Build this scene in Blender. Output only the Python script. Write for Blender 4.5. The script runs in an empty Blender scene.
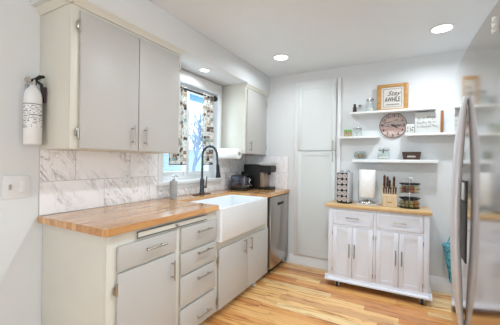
import bpy, bmesh, math, random
from mathutils import Vector, Matrix
random.seed(7)
SC = bpy.context.scene
COL = SC.collection
R = math.radians
PI = math.pi

# ------------------------------------------------------------------ camera
cam_d = bpy.data.cameras.new('camera')
cam_d.sensor_fit = 'HORIZONTAL'; cam_d.sensor_width = 36.0
cam_d.lens = 285.6 / 500 * 36.0
cam_d.clip_start = 0.02
cam = bpy.data.objects.new('camera', cam_d); COL.objects.link(cam)
yaw, pit, rol = R(28.689), R(-0.1975), R(0.8363)
fw = Vector((-math.sin(yaw)*math.cos(pit), math.cos(yaw)*math.cos(pit), math.sin(pit)))
r0 = Vector((math.cos(yaw), math.sin(yaw), 0)); u0 = r0.cross(fw)
rt = r0*math.cos(rol) + u0*math.sin(rol); up = rt.cross(fw)
M = Matrix((rt, up, -fw)).transposed().to_4x4()
M.translation = Vector((1.9161, -0.876, 1.2557))
cam.matrix_world = M
SC.camera = cam

# ------------------------------------------------------------------ world, daylight, exposure
SC.view_settings.view_transform = 'Standard'
SC.view_settings.look = 'None'
SC.view_settings.gamma = 1.0
SC.view_settings.use_curve_mapping = False
SC.view_settings.exposure = -0.14
W = bpy.data.worlds.new('overcast_sky'); SC.world = W
W.use_nodes = True
bg = W.node_tree.nodes['Background']
bg.inputs['Color'].default_value = (0.86, 0.94, 1.0, 1); bg.inputs['Strength'].default_value = 3.2

def area(name, loc, rot, sx, sy, power, color=(1, 1, 1), shape='RECTANGLE', spread=None):
    l = bpy.data.lights.new(name, 'AREA'); l.shape = shape; l.size = sx; l.size_y = sy
    l.energy = power; l.color = color
    if spread: l.spread = spread
    o = bpy.data.objects.new(name, l); COL.objects.link(o)
    o.location = loc; o.rotation_euler = rot
    return o
# added fill from behind and right of the camera, plus daylight by the sink window
area('rear_fill', (2.6, -4.05, 1.15), (R(112), 0, 0), 3.2, 2.0, 3, (0.80, 0.915, 1.0))  # soft fill light added behind the camera
area('side_fill', (5.85, -1.5, 1.05), (0, R(108), 0), 2.0, 2.8, 8, (0.80, 0.915, 1.0))  # unseen fill added far right to brighten the cabinet fronts
area('window_daylight', (-0.55, 1.40, 1.62), (0, R(-90), 0), 0.9, 0.8, 14, (0.86, 0.94, 1.0))
LAMP_W, SOFFIT_W = 7.0, 1.8
LAMP_C = (0.86, 0.945, 1.0)

# ------------------------------------------------------------------ materials
def lin(c):
    f = lambda v: v/12.92 if v <= .04045 else ((v+.055)/1.055)**2.4
    return tuple(f(x/255) for x in c) + (1,)
class NT:
    def __init__(s, name):
        s.m = bpy.data.materials.new(name); s.m.use_nodes = True
        s.t = s.m.node_tree; s.n = s.t.nodes; s.p = s.n['Principled BSDF']
        s.out = s.n['Material Output']
    def add(s, typ, **kw):
        n = s.n.new(typ)
        for k, v in kw.items(): setattr(n, k, v)
        return n
    def put(s, sock, v):
        if isinstance(v, bpy.types.NodeSocket): s.t.links.new(v, sock)
        else: sock.default_value = v
    def math(s, op, a, b=0.0, c=0.0):
        n = s.add('ShaderNodeMath', operation=op)
        s.put(n.inputs[0], a); s.put(n.inputs[1], b); s.put(n.inputs[2], c)
        return n.outputs[0]
    def coord(s, kind='Object'): return s.add('ShaderNodeTexCoord').outputs[kind]
    def mapping(s, vec, scale=(1, 1, 1), loc=(0, 0, 0), rot=(0, 0, 0)):
        n = s.add('ShaderNodeMapping'); s.put(n.inputs['Vector'], vec)
        n.inputs['Scale'].default_value = scale; n.inputs['Location'].default_value = loc; n.inputs['Rotation'].default_value = rot
        return n.outputs[0]
    def noise(s, vec, scale=5, detail=3, rough=.5, dist=0):
        n = s.add('ShaderNodeTexNoise'); s.put(n.inputs['Vector'], vec)
        n.inputs['Scale'].default_value = scale; n.inputs['Detail'].default_value = detail
        n.inputs['Roughness'].default_value = rough; n.inputs['Distortion'].default_value = dist
        return n.outputs['Fac']
    def ramp(s, fac, stops, interp='LINEAR'):
        n = s.add('ShaderNodeValToRGB'); s.put(n.inputs[0], fac); e = n.color_ramp.elements
        n.color_ramp.interpolation = interp
        while len(e) < len(stops): e.new(0.5)
        for i, (p, c) in enumerate(stops):
            e[i].position = p; e[i].color = c if len(c) == 4 else lin(c)
        return n.outputs['Color']
    def mix(s, fac, a, b, blend='MIX'):
        n = s.add('ShaderNodeMix', data_type='RGBA', blend_type=blend)
        s.put(n.inputs[0], fac); s.put(n.inputs[6], a); s.put(n.inputs[7], b)
        return n.outputs[2]
    def bump(s, h, strength=.1, dist=.002):
        n = s.add('ShaderNodeBump'); s.put(n.inputs['Height'], h)
        n.inputs['Strength'].default_value = strength; n.inputs['Distance'].default_value = dist
        s.t.links.new(n.outputs[0], s.p.inputs['Normal'])
    def set(s, **kw):
        for k, v in kw.items(): s.put(s.p.inputs[k.replace('_', ' ')], v)
        return s.m

def paint(name, c, rough=.5, var=.03, scale=6, bump=.03, metal=0, **kw):
    t = NT(name); v = t.coord(); n = t.noise(v, scale, 3)
    a = lin(c); d = tuple(x*(1-var*2) for x in a[:3]) + (1,); b = tuple(min(1, x*(1+var)) for x in a[:3]) + (1,)
    t.set(Base_Color=t.ramp(n, [(.3, d), (.7, b)]), Roughness=rough, Metallic=metal, **kw)
    if bump: t.bump(t.noise(v, scale*30, 2), bump)
    return t.m
def glassy(name, tint=(245, 250, 250), refl=1.0, rough=.02):
    t = NT(name); v = t.coord()
    tr = t.add('ShaderNodeBsdfTransparent'); gl = t.add('ShaderNodeBsdfGlossy'); mx = t.add('ShaderNodeMixShader')
    lw = t.add('ShaderNodeLayerWeight'); lw.inputs[0].default_value = .5
    fac = t.math('ADD', .03, t.math('MULTIPLY', t.math('POWER', lw.outputs['Facing'], 4.0), .55))
    t.put(tr.inputs[0], lin(tint)); t.put(gl.inputs['Roughness'], t.math('MULTIPLY', t.noise(v, 4), rough*2))
    t.put(mx.inputs[0], t.math('MULTIPLY', fac, refl))
    t.t.links.new(tr.outputs[0], mx.inputs[1]); t.t.links.new(gl.outputs[0], mx.inputs[2])
    t.t.links.new(mx.outputs[0], t.out.inputs['Surface'])
    return t.m
def emit(name, c, strength):
    t = NT(name); t.set(Base_Color=lin(c), Emission_Color=lin(c), Emission_Strength=strength, Roughness=.4)
    return t.m

MAT = {}
MAT['wall'] = paint('wall_paint', (223, 226, 228), .6, .01, 2)
MAT['ceiling'] = paint('ceiling_paint', (232, 239, 245), .7, .01, 2)
MAT['trim'] = paint('white_trim_paint', (232, 233, 234), .35, .01, 3)
MAT['cream'] = paint('cream_frame_paint', (219, 217, 207), .4, .015, 4)
MAT['grey_door'] = paint('pale_grey_door_paint', (193, 191, 188), .42, .012, 4)
MAT['pantry'] = paint('pantry_white_paint', (217, 222, 222), .4, .01, 4)
MAT['cart'] = paint('cart_white_paint', (230, 235, 246), .4, .01, 5)
MAT['porcelain'] = paint('sink_fireclay', (234, 239, 243), .12, .006, 3, 0)
MAT['nickel'] = paint('brushed_nickel', (176, 170, 162), .28, .03, 40, .02, 1)
MAT['chrome'] = paint('chrome_metal', (205, 205, 205), .12, .02, 30, 0, 1)
MAT['gunmetal'] = paint('gunmetal_faucet', (78, 82, 88), .25, .04, 30, 0, .9)
MAT['black'] = paint('black_plastic', (16, 15, 16), .48, .1, 20, .02)
MAT['dark'] = paint('dark_recess', (42, 36, 32), .7, .08, 10)
MAT['dark_metal'] = paint('dark_metal_edge', (112, 108, 104), .4, .05, 20, .02, .7)
MAT['white_plastic'] = paint('white_plastic', (232, 234, 236), .35, .008, 8, 0)
MAT['off_plastic'] = paint('grey_plastic', (186, 186, 186), .4, .02, 8, 0)
MAT['paper'] = paint('paper_towel_paper', (244, 244, 243), .9, .01, 60, .15)
MAT['concrete'] = paint('grey_ceramic', (166, 166, 166), .5, .06, 40, .1)
MAT['bronze'] = paint('oil_rubbed_bronze', (122, 84, 58), .35, .08, 20, .02, .6)
MAT['burgundy'] = paint('burgundy_plastic', (82, 34, 54), .4, .05, 20)
MAT['panel_brown'] = paint('taupe_plastic_panel', (150, 132, 116), .35, .04, 20, .02)
MAT['frame_wood'] = None
MAT['teal'] = None
MAT['ink'] = paint('black_ink', (40, 38, 42), .7, .05, 30, 0)
MAT['grey_ink'] = paint('grey_ink', (105, 103, 104), .7, .05, 30, 0)
MAT['card'] = paint('off_white_panel', (214, 208, 200), .7, .02, 10)
MAT['sign_white'] = paint('whitewashed_panel', (208, 209, 206), .7, .025, 6)
MAT['glass'] = glassy('clear_glass', (247, 250, 249), 1.0)
MAT['pane'] = glassy('window_glass', (244, 250, 252), .8)
MAT['lamp'] = emit('lamp_lens', (255, 250, 240), 5)
MAT['green'] = paint('green_lid', (120, 178, 84), .4, .05, 20)
MAT['spice'] = paint('tan_spice', (196, 168, 124), .8, .25, 150, .3)
MAT['brown_glass'] = paint('dark_brown_bottle', (58, 34, 26), .15, .08, 15, 0)
MAT['salt'] = paint('pale_contents', (226, 226, 220), .8, .1, 120, .2)
MAT['potpourri'] = paint('beige_potpourri', (188, 160, 136), .8, .3, 60, .6)
MAT['dark_wood'] = paint('dark_stained_wood', (72, 50, 40), .5, .25, 25, .2)
MAT['knife_wood'] = paint('brown_knife_handle', (84, 48, 34), .4, .2, 40, .05)
MAT['pod'] = paint('pod_foil_lid', (190, 172, 168), .35, .1, 40, .05, .2)
MAT['rubber'] = paint('black_rubber', (30, 30, 32), .6, .05, 20)
MAT['outdoor_blue'] = paint('pale_blue_siding', (182, 202, 224), .7, .04, 3)
MAT['outdoor_white'] = paint('white_painted_fence', (235, 238, 240), .6, .02, 3)
MAT['eave'] = paint('blue_painted_eave', (150, 192, 218), .6, .02, 3)
MAT['ground'] = paint('pale_gravel', (200, 202, 204), .9, .12, 12, .3)
MAT['bark'] = paint('pale_frosted_bark', (140, 156, 182), .8, .15, 20, .3)
MAT['grey_cloth'] = paint('grey_glove', (150, 148, 150), .8, .1, 30, .2)

def wood(name, stops, grain, rough=.4, coat=0, axis='x', scale=1.0):
    t = NT(name); v = t.coord()
    st = {'x': (1.2, 22, 22), 'y': (22, 1.2, 22), 'z': (22, 22, 1.2)}[axis]
    n = t.noise(t.mapping(v, tuple(q*scale for q in st)), grain, 5, .6, .6)
    t.set(Base_Color=t.ramp(n, stops), Roughness=rough, Coat_Weight=coat)
    t.bump(n, .08); return t.m
MAT['frame_wood'] = wood('honey_frame_wood', [(.25, (150, 104, 52)), (.5, (184, 136, 74)), (.8, (206, 162, 98))], 3, .45, 0, 'x', 1.5)
MAT['block_wood'] = wood('pale_block_wood', [(.25, (192, 164, 124)), (.5, (212, 188, 152)), (.8, (226, 206, 174))], 3, .4, 0, 'z', 2)
MAT['edge_wood'] = wood('brown_edge_wood', [(.25, (122, 78, 42)), (.6, (156, 104, 58)), (.85, (176, 126, 78))], 3, .5, 0, 'z', 2)
MAT['cart_top'] = wood('cart_top_wood', [(.2, (186, 146, 96)), (.5, (212, 176, 126)), (.8, (228, 198, 152))], 2.5, .35, .1, 'x')

def strips(name, along, across, width, length, palette, grain_amt, rough, coat, third=None):
    """staved timber: strips of random tone, staggered ends, grain along the strip"""
    t = NT(name); v = t.coord()
    sp = t.add('ShaderNodeSeparateXYZ'); t.put(sp.inputs[0], v)
    A, B = sp.outputs['XYZ'.index(along)], sp.outputs['XYZ'.index(across)]
    row = t.math('FLOOR', t.math('DIVIDE', B, width))
    wn = t.add('ShaderNodeTexWhiteNoise', noise_dimensions='1D'); t.put(wn.inputs['W'], row)
    a2 = t.math('ADD', t.math('DIVIDE', A, length), t.math('MULTIPLY', wn.outputs['Value'], 7.3))
    seg = t.math('FLOOR', a2)
    cv = t.add('ShaderNodeCombineXYZ'); t.put(cv.inputs[0], row); t.put(cv.inputs[1], seg)
    w2 = t.add('ShaderNodeTexWhiteNoise', noise_dimensions='2D'); t.put(w2.inputs['Vector'], cv.outputs[0])
    rnd = w2.outputs['Value']
    base = t.ramp(rnd, palette, 'LINEAR')
    # grain, shifted per strip
    off = t.add('ShaderNodeVectorMath', operation='SCALE'); t.put(off.inputs[0], w2.outputs['Color']); off.inputs['Scale'].default_value = 9
    ad = t.add('ShaderNodeVectorMath', operation='ADD'); t.put(ad.inputs[0], v); t.put(ad.inputs[1], off.outputs[0])
    s = [13, 13, 13]; s['XYZ'.index(along)] = 1.0
    g = t.noise(t.mapping(ad.outputs[0], tuple(s)), 2.2, 5, .62, 1.2)
    dark = t.ramp(g, [(.29, (104, 56, 28)), (.39, (196, 146, 106)), (.48, (255, 255, 255))])
    light = t.ramp(g, [(.55, (0, 0, 0)), (.8, (255, 226, 170))])
    c = t.mix(grain_amt, base, t.mix(1.0, base, dark, 'MULTIPLY'))
    c = t.mix(grain_amt*.22, c, light, 'SCREEN')
    # joints between strips
    fb = t.math('FRACT', t.math('DIVIDE', B, width)); fa = t.math('FRACT', a2)
    j1 = t.math('LESS_THAN', t.math('MINIMUM', fb, t.math('SUBTRACT', 1, fb)), .0012/width)
    j2 = t.math('LESS_THAN', t.math('MINIMUM', fa, t.math('SUBTRACT', 1, fa)), .0012/length)
    j = t.math('MAXIMUM', j1, j2)
    c = t.mix(t.math('MULTIPLY', j, .55), c, lin((92, 56, 30)))
    t.set(Base_Color=c, Roughness=rough, Coat_Weight=coat, Coat_Roughness=.05)
    t.bump(g, .05)
    return t.m
MAT['floor'] = strips('hickory_plank_floor', 'X', 'Y', .083, .95,
    [(0, (245, 202, 138)), (.2, (237, 178, 108)), (.4, (249, 212, 152)), (.55, (218, 144, 78)), (.7, (242, 190, 120)), (.85, (198, 122, 62)), (1, (249, 218, 162))], .8, .28, .25)
MAT['butcher'] = strips('butcher_block', 'Y', 'X', .042, .38,
    [(0, (214, 164, 108)), (.25, (200, 146, 90)), (.5, (222, 176, 120)), (.75, (192, 136, 80)), (1, (212, 160, 102))], .3, .16, .4)

def marble(name='white_marble_tile', amt=.85):
    t = NT(name); v = t.coord()
    geo = t.add('ShaderNodeNewGeometry'); rnd = geo.outputs['Random Per Island']
    sh = t.add('ShaderNodeCombineXYZ'); t.put(sh.inputs[0], t.math('MULTIPLY', rnd, 13.0)); t.put(sh.inputs[1], t.math('MULTIPLY', rnd, 29.0)); t.put(sh.inputs[2], t.math('MULTIPLY', rnd, 7.0))
    ad = t.add('ShaderNodeVectorMath', operation='ADD'); t.put(ad.inputs[0], v); t.put(ad.inputs[1], sh.outputs[0])
    m = t.mapping(t.mapping(ad.outputs[0], rot=(R(-40), R(25), 0)), (3.4, 4.2, 1.3))
    n1 = t.noise(m, 1.6, 6, .6, .9); n2 = t.noise(m, 4.2, 5, .6, 1.4); n3 = t.noise(m, .9, 3, .5)
    v1 = t.ramp(t.math('ABSOLUTE', t.math('SUBTRACT', n1, .5)), [(0, (1, 1, 1, 1)), (.014, (.22, .22, .22, 1)), (.045, (0, 0, 0, 1))])
    v2 = t.ramp(t.math('ABSOLUTE', t.math('SUBTRACT', n2, .52)), [(0, (.6, .6, .6, 1)), (.02, (.1, .1, .1, 1)), (.05, (0, 0, 0, 1))])
    msk = t.ramp(n3, [(.40, (0, 0, 0, 1)), (.58, (1, 1, 1, 1))])
    k = t.math('MULTIPLY', t.math('MAXIMUM', v1, v2), msk)
    c = t.mix(t.math('MULTIPLY', k, amt), lin((248, 247, 249)), lin((98, 82, 90)))
    t.set(Base_Color=c, Roughness=.16)
    return t.m
MAT['marble'] = marble()
MAT['marble_faint'] = marble('white_marble_tile_faint_veins', .22)
MAT['grout'] = paint('grey_grout', (186, 182, 182), .8, .03, 40)

def steel(name, c, rough, axis=(1, 1, 60)):
    t = NT(name); v = t.coord(); n = t.noise(t.mapping(v, axis), 6, 3)
    t.set(Base_Color=lin(c), Metallic=1.0, Roughness=t.math('ADD', rough-.02, t.math('MULTIPLY', n, .04)))
    return t.m
MAT['fridge'] = steel('fridge_stainless', (204, 200, 195), .115, (1, 60, 1))
MAT['steel'] = steel('dishwasher_stainless', (176, 170, 164), .24, (1, 60, 1))
MAT['handle_steel'] = paint('satin_handle_steel', (212, 212, 218), .42, .02, 20, 0, .45)
MAT['toaster'] = steel('dark_polished_steel', (96, 98, 108), .1)

def curtain_mat():
    t = NT('printed_curtain_cloth'); v = t.coord('UV')
    m = t.mapping(v, (15, 19, 1))
    vo = t.add('ShaderNodeTexVoronoi', distance='CHEBYCHEV'); t.put(vo.inputs['Vector'], m); vo.inputs['Scale'].default_value = 1; vo.inputs['Randomness'].default_value = .55
    sp = t.add('ShaderNodeSeparateColor'); t.put(sp.inputs[0], vo.outputs['Color'])
    pal = t.ramp(sp.outputs[0], [(0, (236, 234, 228)), (.25, (146, 120, 104)), (.38, (238, 236, 230)), (.5, (158, 188, 186)), (.6, (205, 190, 168)), (.72, (82, 74, 76)), (.8, (240, 238, 232)), (.92, (166, 130, 104))], 'CONSTANT')
    n = t.noise(v, 70, 3, .6)
    c = t.mix(t.ramp(vo.outputs['Distance'], [(.40, (1, 1, 1, 1)), (.44, (0, 0, 0, 1))]), lin((240, 239, 235)), pal)
    c = t.mix(t.ramp(n, [(.56, (0, 0, 0, 1)), (.62, (.7, .7, .7, 1))]), c, lin((238, 236, 232)))
    c = t.mix(t.ramp(n, [(.40, (.8, .8, .8, 1)), (.44, (0, 0, 0, 1))]), c, lin((70, 64, 68)))
    t.set(Base_Color=c, Roughness=.9)
    tl = t.add('ShaderNodeBsdfTranslucent'); t.put(tl.inputs[0], c); mx = t.add('ShaderNodeMixShader'); mx.inputs[0].default_value = .4
    t.t.links.new(t.p.outputs[0], mx.inputs[1]); t.t.links.new(tl.outputs[0], mx.inputs[2]); t.t.links.new(mx.outputs[0], t.out.inputs['Surface'])
    return t.m
MAT['curtain'] = curtain_mat()
def clock_mat():
    t = NT('distressed_plank_face'); v = t.coord(); sp = t.add('ShaderNodeSeparateXYZ'); t.put(sp.inputs[0], v)
    row = t.math('FLOOR', t.math('DIVIDE', sp.outputs[2], .034))
    w = t.add('ShaderNodeTexWhiteNoise', noise_dimensions='1D'); t.put(w.inputs['W'], t.math('ADD', row, 3.7))
    base = t.ramp(w.outputs['Value'], [(0, (196, 184, 184)), (.3, (214, 196, 186)), (.55, (186, 160, 150)), (.8, (206, 198, 202)), (1, (176, 140, 130))])
    n = t.noise(t.mapping(v, (6, 6, 40)), 3, 5, .7)
    n2 = t.noise(t.mapping(v, (9, 9, 30)), 1.6, 3, .6)
    c = t.mix(t.ramp(n, [(.38, (.7, .7, .7, 1)), (.52, (0, 0, 0, 1))]), base, lin((132, 84, 74)))
    c = t.mix(t.ramp(n2, [(.60, (0, 0, 0, 1)), (.66, (.85, .85, .85, 1))]), c, lin((118, 62, 52)))
    t.set(Base_Color=c, Roughness=.7); return t.m
MAT['clock'] = clock_mat()
def teal_mat():
    t = NT('teal_woven_cloth'); v = t.coord()
    w = t.add('ShaderNodeTexVoronoi'); t.put(w.inputs['Vector'], t.mapping(v, (1, 1, .7))); w.inputs['Scale'].default_value = 48
    t.set(Base_Color=t.ramp(w.outputs['Distance'], [(.1, (72, 150, 168)), (.5, (112, 188, 200)), (.8, (40, 104, 126))]), Roughness=.85)
    t.bump(w.outputs['Distance'], .5, .004); return t.m
MAT['teal'] = teal_mat()

# ------------------------------------------------------------------ mesh helpers
class MB:
    def __init__(s): s.bm = bmesh.new(); s.uv = None
    def _mat(s, faces, i):
        for f in faces: f.material_index = i
    def box(s, x0, x1, y0, y1, z0, z1, bev=0.0, mi=0, seg=2):
        b = bmesh.new()
        bmesh.ops.create_cube(b, size=1)
        bmesh.ops.scale(b, vec=(abs(x1-x0), abs(y1-y0), abs(z1-z0)), verts=b.verts)
        bmesh.ops.translate(b, vec=((x0+x1)/2, (y0+y1)/2, (z0+z1)/2), verts=b.verts)
        if bev: bmesh.ops.bevel(b, geom=list(b.edges), offset=bev, segments=seg, affect='EDGES', profile=.5)
        return s._merge(b, mi)
    def _merge(s, b, mi=0):
        for f in b.faces: f.material_index = mi
        me = bpy.data.meshes.new('tmp'); b.to_mesh(me); b.free()
        s.bm.from_mesh(me); bpy.data.meshes.remove(me); return s
    def cyl(s, p0, p1, r, r2=None, seg=20, mi=0, bev=0):
        p0, p1 = Vector(p0), Vector(p1); d = p1-p0
        b = bmesh.new()
        bmesh.ops.create_cone(b, cap_ends=True, segments=seg, radius1=r, radius2=r if r2 is None else r2, depth=d.length)
        if bev: bmesh.ops.bevel(b, geom=[e for e in b.edges if all(len(f.verts) > 4 or True for f in e.link_faces) and any(len(f.verts) > 4 for f in e.link_faces)], offset=bev, segments=2, affect='EDGES')
        q = Vector((0, 0, 1)).rotation_difference(d.normalized()).to_matrix().to_4x4()
        bmesh.ops.transform(b, matrix=Matrix.Translation((p0+p1)/2) @ q, verts=b.verts)
        return s._merge(b, mi)
    def ball(s, c, r, mi=0, sc=(1, 1, 1)):
        b = bmesh.new(); bmesh.ops.create_uvsphere(b, u_segments=16, v_segments=10, radius=r)
        bmesh.ops.scale(b, vec=sc, verts=b.verts); bmesh.ops.translate(b, vec=c, verts=b.verts)
        return s._merge(b, mi)
    def tube(s, pts, r, seg=10, mi=0, closed=False):
        pts = [Vector(p) for p in pts]; n = len(pts); rs = r if isinstance(r, (list, tuple)) else [r]*n
        rings = []; prev = None
        for i, p in enumerate(pts):
            a = pts[(i-1) % n] if (closed or i > 0) else p; b = pts[(i+1) % n] if (closed or i < n-1) else p
            d = (b-a).normalized()
            if prev is None: u = d.orthogonal().normalized()
            else: u = (prev - d*prev.dot(d)).normalized()
            prev = u; w = d.cross(u)
            rings.append([s.bm.verts.new(p+(u*math.cos(2*PI*k/seg)+w*math.sin(2*PI*k/seg))*rs[i]) for k in range(seg)])
        fs = []
        for i in range(n if closed else n-1):
            A, B = rings[i], rings[(i+1) % n]
            for k in range(seg): fs.append(s.bm.faces.new((A[k], A[(k+1) % seg], B[(k+1) % seg], B[k])))
        if not closed:
            fs.append(s.bm.faces.new(rings[0][::-1])); fs.append(s.bm.faces.new(rings[-1]))
        s._mat(fs, mi); return s
    def lathe(s, c, prof, seg=28, mi=0, cap=True):
        """prof: list of (r, z); axis +Z through c"""
        c = Vector(c); rings = []
        for r, z in prof:
            rings.append([s.bm.verts.new(c+Vector((r*math.cos(2*PI*k/seg), r*math.sin(2*PI*k/seg), z))) for k in range(seg)])
        fs = []
        for A, B in zip(rings, rings[1:]):
            for k in range(seg): fs.append(s.bm.faces.new((A[k], A[(k+1) % seg], B[(k+1) % seg], B[k])))
        if cap: fs.append(s.bm.faces.new(rings[0][::-1])); fs.append(s.bm.faces.new(rings[-1]))
        s._mat(fs, mi); return s
    def prism(s, poly, axis, a0, a1, mi=0, bev=0):
        """extrude a 2-D polygon along axis; poly coords are the other two axes in order"""
        b = bmesh.new()
        def v(p, a):
            return {'x': (a, p[0], p[1]), 'y': (p[0], a, p[1]), 'z': (p[0], p[1], a)}[axis]
        A = [b.verts.new(v(p, a0)) for p in poly]; B = [b.verts.new(v(p, a1)) for p in poly]
        b.faces.new(A[::-1]); b.faces.new(B); n = len(poly)
        for i in range(n): b.faces.new((A[i], A[(i+1) % n], B[(i+1) % n], B[i]))
        bmesh.ops.recalc_face_normals(b, faces=b.faces)
        if bev: bmesh.ops.bevel(b, geom=list(b.edges), offset=bev, segments=2, affect='EDGES')
        return s._merge(b, mi)
    def xf(s, m):
        bmesh.ops.transform(s.bm, matrix=m, verts=s.bm.verts); return s

ORI = {}
def link_mesh(name, mb, mats, loc, parent=None, smooth=40):
    me = bpy.data.meshes.new(name)
    bmesh.ops.recalc_face_normals(mb.bm, faces=mb.bm.faces) if not getattr(mb, 'keep', False) else None
    bmesh.ops.translate(mb.bm, vec=-Vector(loc), verts=mb.bm.verts)
    mb.bm.to_mesh(me); mb.bm.free()
    for m in (mats if isinstance(mats, (list, tuple)) else [mats]): me.materials.append(MAT[m] if isinstance(m, str) else m)
    if smooth and len(me.polygons):
        me.polygons.foreach_set('use_smooth', [True]*len(me.polygons)); me.set_sharp_from_angle(angle=R(smooth))
    o = bpy.data.objects.new(name, me); COL.objects.link(o)
    return o
def tag(o, label, cat, group=None):
    o['label'] = label; o['category'] = cat
    if group: o['group'] = group
    return o
def thing(name, loc, label, cat, group=None, rz=0):
    o = bpy.data.objects.new(name, None); COL.objects.link(o); o.empty_display_size = .05
    o.location = loc; o.rotation_euler = (0, 0, rz); ORI[o] = Vector(loc) if not rz else Vector((0, 0, 0))
    return tag(o, label, cat, group)
def part(name, mb, mats, parent, label=None):
    """geometry in world coords (or local ones when the thing is rotated)"""
    o = link_mesh(name, mb, mats, ORI[parent]); o.parent = parent; ORI[o] = ORI[parent]
    if label: o['label'] = label
    return o
def solo(name, mb, mats, loc, label, cat, group=None):
    o = link_mesh(name, mb, mats, loc); o.location = loc; ORI[o] = Vector(loc)
    return tag(o, label, cat, group)
def struct(name, mb, mats, parent=None):
    o = link_mesh(name, mb, mats, ORI[parent] if parent else (0, 0, 0))
    ORI[o] = Vector((0, 0, 0))
    if parent: o.parent = parent
    else: o['kind'] = 'structure'
    return o
def dup(root, loc, rz=None, label=None, group=None, cat=None):
    r = root.copy(); COL.objects.link(r); r.location = loc
    if rz is not None: r.rotation_euler = (0, 0, rz)
    if label: r['label'] = label
    if group: r['group'] = group
    for ch in list(root.children):
        c = ch.copy(); COL.objects.link(c); c.parent = r
        for g in list(ch.children):
            d = g.copy(); COL.objects.link(d); d.parent = c
    return r
def text_mb(body, size, depth=.0008, shear=0, align='CENTER', xscale=1, offset=0):
    cu = bpy.data.curves.new('txt', 'FONT'); cu.body = body; cu.size = size; cu.extrude = depth/2; cu.shear = shear
    cu.align_x = align; cu.align_y = 'CENTER'; cu.offset = offset; cu.resolution_u = 3
    o = bpy.data.objects.new('txt', cu); COL.objects.link(o)
    bpy.context.view_layer.update()
    me = bpy.data.meshes.new_from_object(o.evaluated_get(bpy.context.evaluated_depsgraph_get()))
    bpy.data.objects.remove(o); bpy.data.curves.remove(cu)
    mb = MB(); mb.bm.from_mesh(me); bpy.data.meshes.remove(me); mb.keep = True
    if xscale != 1: mb.xf(Matrix.Scale(xscale, 4, (1, 0, 0)))
    return mb
def bar_pull(p, axis, length, out, r=.0055, stand=.028):
    """bar handle centred at p on the face, bar along axis, standing off along out"""
    p, a, o = Vector(p), Vector(axis), Vector(out); m = MB()
    m.cyl(p+o*stand-a*length/2, p+o*stand+a*length/2, r, seg=12, bev=.0012)
    for s in (-1, 1): m.cyl(p+a*s*length*.34, p+o*stand+a*s*length*.34, r*.75, seg=8)
    return m
def hinge_mb(x, y, z, side):
    m = MB(); m.cyl((x, y, z-.027), (x, y, z+.027), .0055, seg=10)
    m.ball((x, y, z+.03), .006); m.ball((x, y, z-.03), .006)
    m.box(x-.004, x+.0015, min(y, y+side*.018), max(y, y+side*.018), z-.02, z+.02, .0015)
    return m
def panel_door(x0, x1, z0, z1, yf, yb, rail=.045, inset=.007):
    """shaker panel facing -y"""
    m = MB(); m.box(x0, x1, yf+inset, yb, z0, z1)
    b = .003
    m.box(x0, x0+rail, yf, yf+inset+.002, z0, z1, b); m.box(x1-rail, x1, yf, yf+inset+.002, z0, z1, b)
    m.box(x0+rail-.004, x1-rail+.004, yf+.0005, yf+inset+.0015, z1-rail, z1-.0005); m.box(x0+rail-.004, x1-rail+.004, yf+.0005, yf+inset+.0015, z0+.0005, z0+rail)
    return m

# ------------------------------------------------------------------ room shell
YB, H, RX, RY, EX = 2.507, 2.357, 2.98, -3.9, 5.7
SB, SX = 2.138, .345                       # soffit underside and face
WY0, WY1, WZ0, WZ1 = .985, 1.825, 1.06, 2.045   # window hole
struct('floor', MB().box(-.2, EX+.1, RY-.1, YB+.1, -.08, 0), 'floor')
struct('ceiling', MB().box(-.2, EX+.1, RY-.1, YB+.1, H, H+.08), 'ceiling')
m = MB()
m.box(-.16, 0, RY, WY0, 0, H); m.box(-.16, 0, WY1, YB, 0, H); m.box(-.16, 0, WY0, WY1, 0, WZ0); m.box(-.16, 0, WY0, WY1, WZ1, H)
struct('wall_left', m, 'wall')
struct('wall_back', MB().box(-.16, RX+.1, YB, YB+.1, 0, H), 'wall')
m = MB(); m.box(RX, RX+.1, .12, YB, 0, H); struct('wall_right', m, 'wall')
m = MB(); m.box(RX+.1, EX, .12, .22, 0, H); struct('wall_alcove', m, 'wall')
m = MB(); m.box(EX, EX+.1, -.15, .22, 0, H); m.box(EX, EX+.1, RY, -2.9, 0, H); m.box(EX, EX+.1, -2.9, -.15, 2.2, H); struct('wall_far_right', m, 'wall')
m = MB(); m.box(-.16, .9, RY-.1, RY, 0, H); m.box(4.3, EX+.1, RY-.1, RY, 0, H); m.box(.9, 4.3, RY-.1, RY, 2.25, H)
struct('wall_rear', m, 'wall')
struct('soffit', MB().box(0, SX, -.045, YB, SB, H, .006), 'wall')
# baseboards
def base_profile(m, x0, x1, y, h):
    m.prism([(y, 0), (y-.016, 0), (y-.016, h-.03), (y-.010, h-.022), (y-.010, h-.008), (y-.004, h), (y, h)], 'x', x0, x1)
m = MB(); base_profile(m, 1.252, RX, YB, .142); struct('baseboard_back', m, 'trim')
m = MB(); base_profile(m, .645, 1.252, YB, .108); struct('baseboard_pantry', m, 'trim')
# pantry casing: narrow upright trim beside the pantry doors, and flat filler boards
m = MB(); m.box(1.215, 1.252, YB-.022, YB, .108, 2.236, .003); struct('trim_1', m, 'trim')
m = MB(); m.box(.70, 1.199, YB-.012, YB, .108, 2.236, .002); struct('trim_2', m, 'trim')

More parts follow.
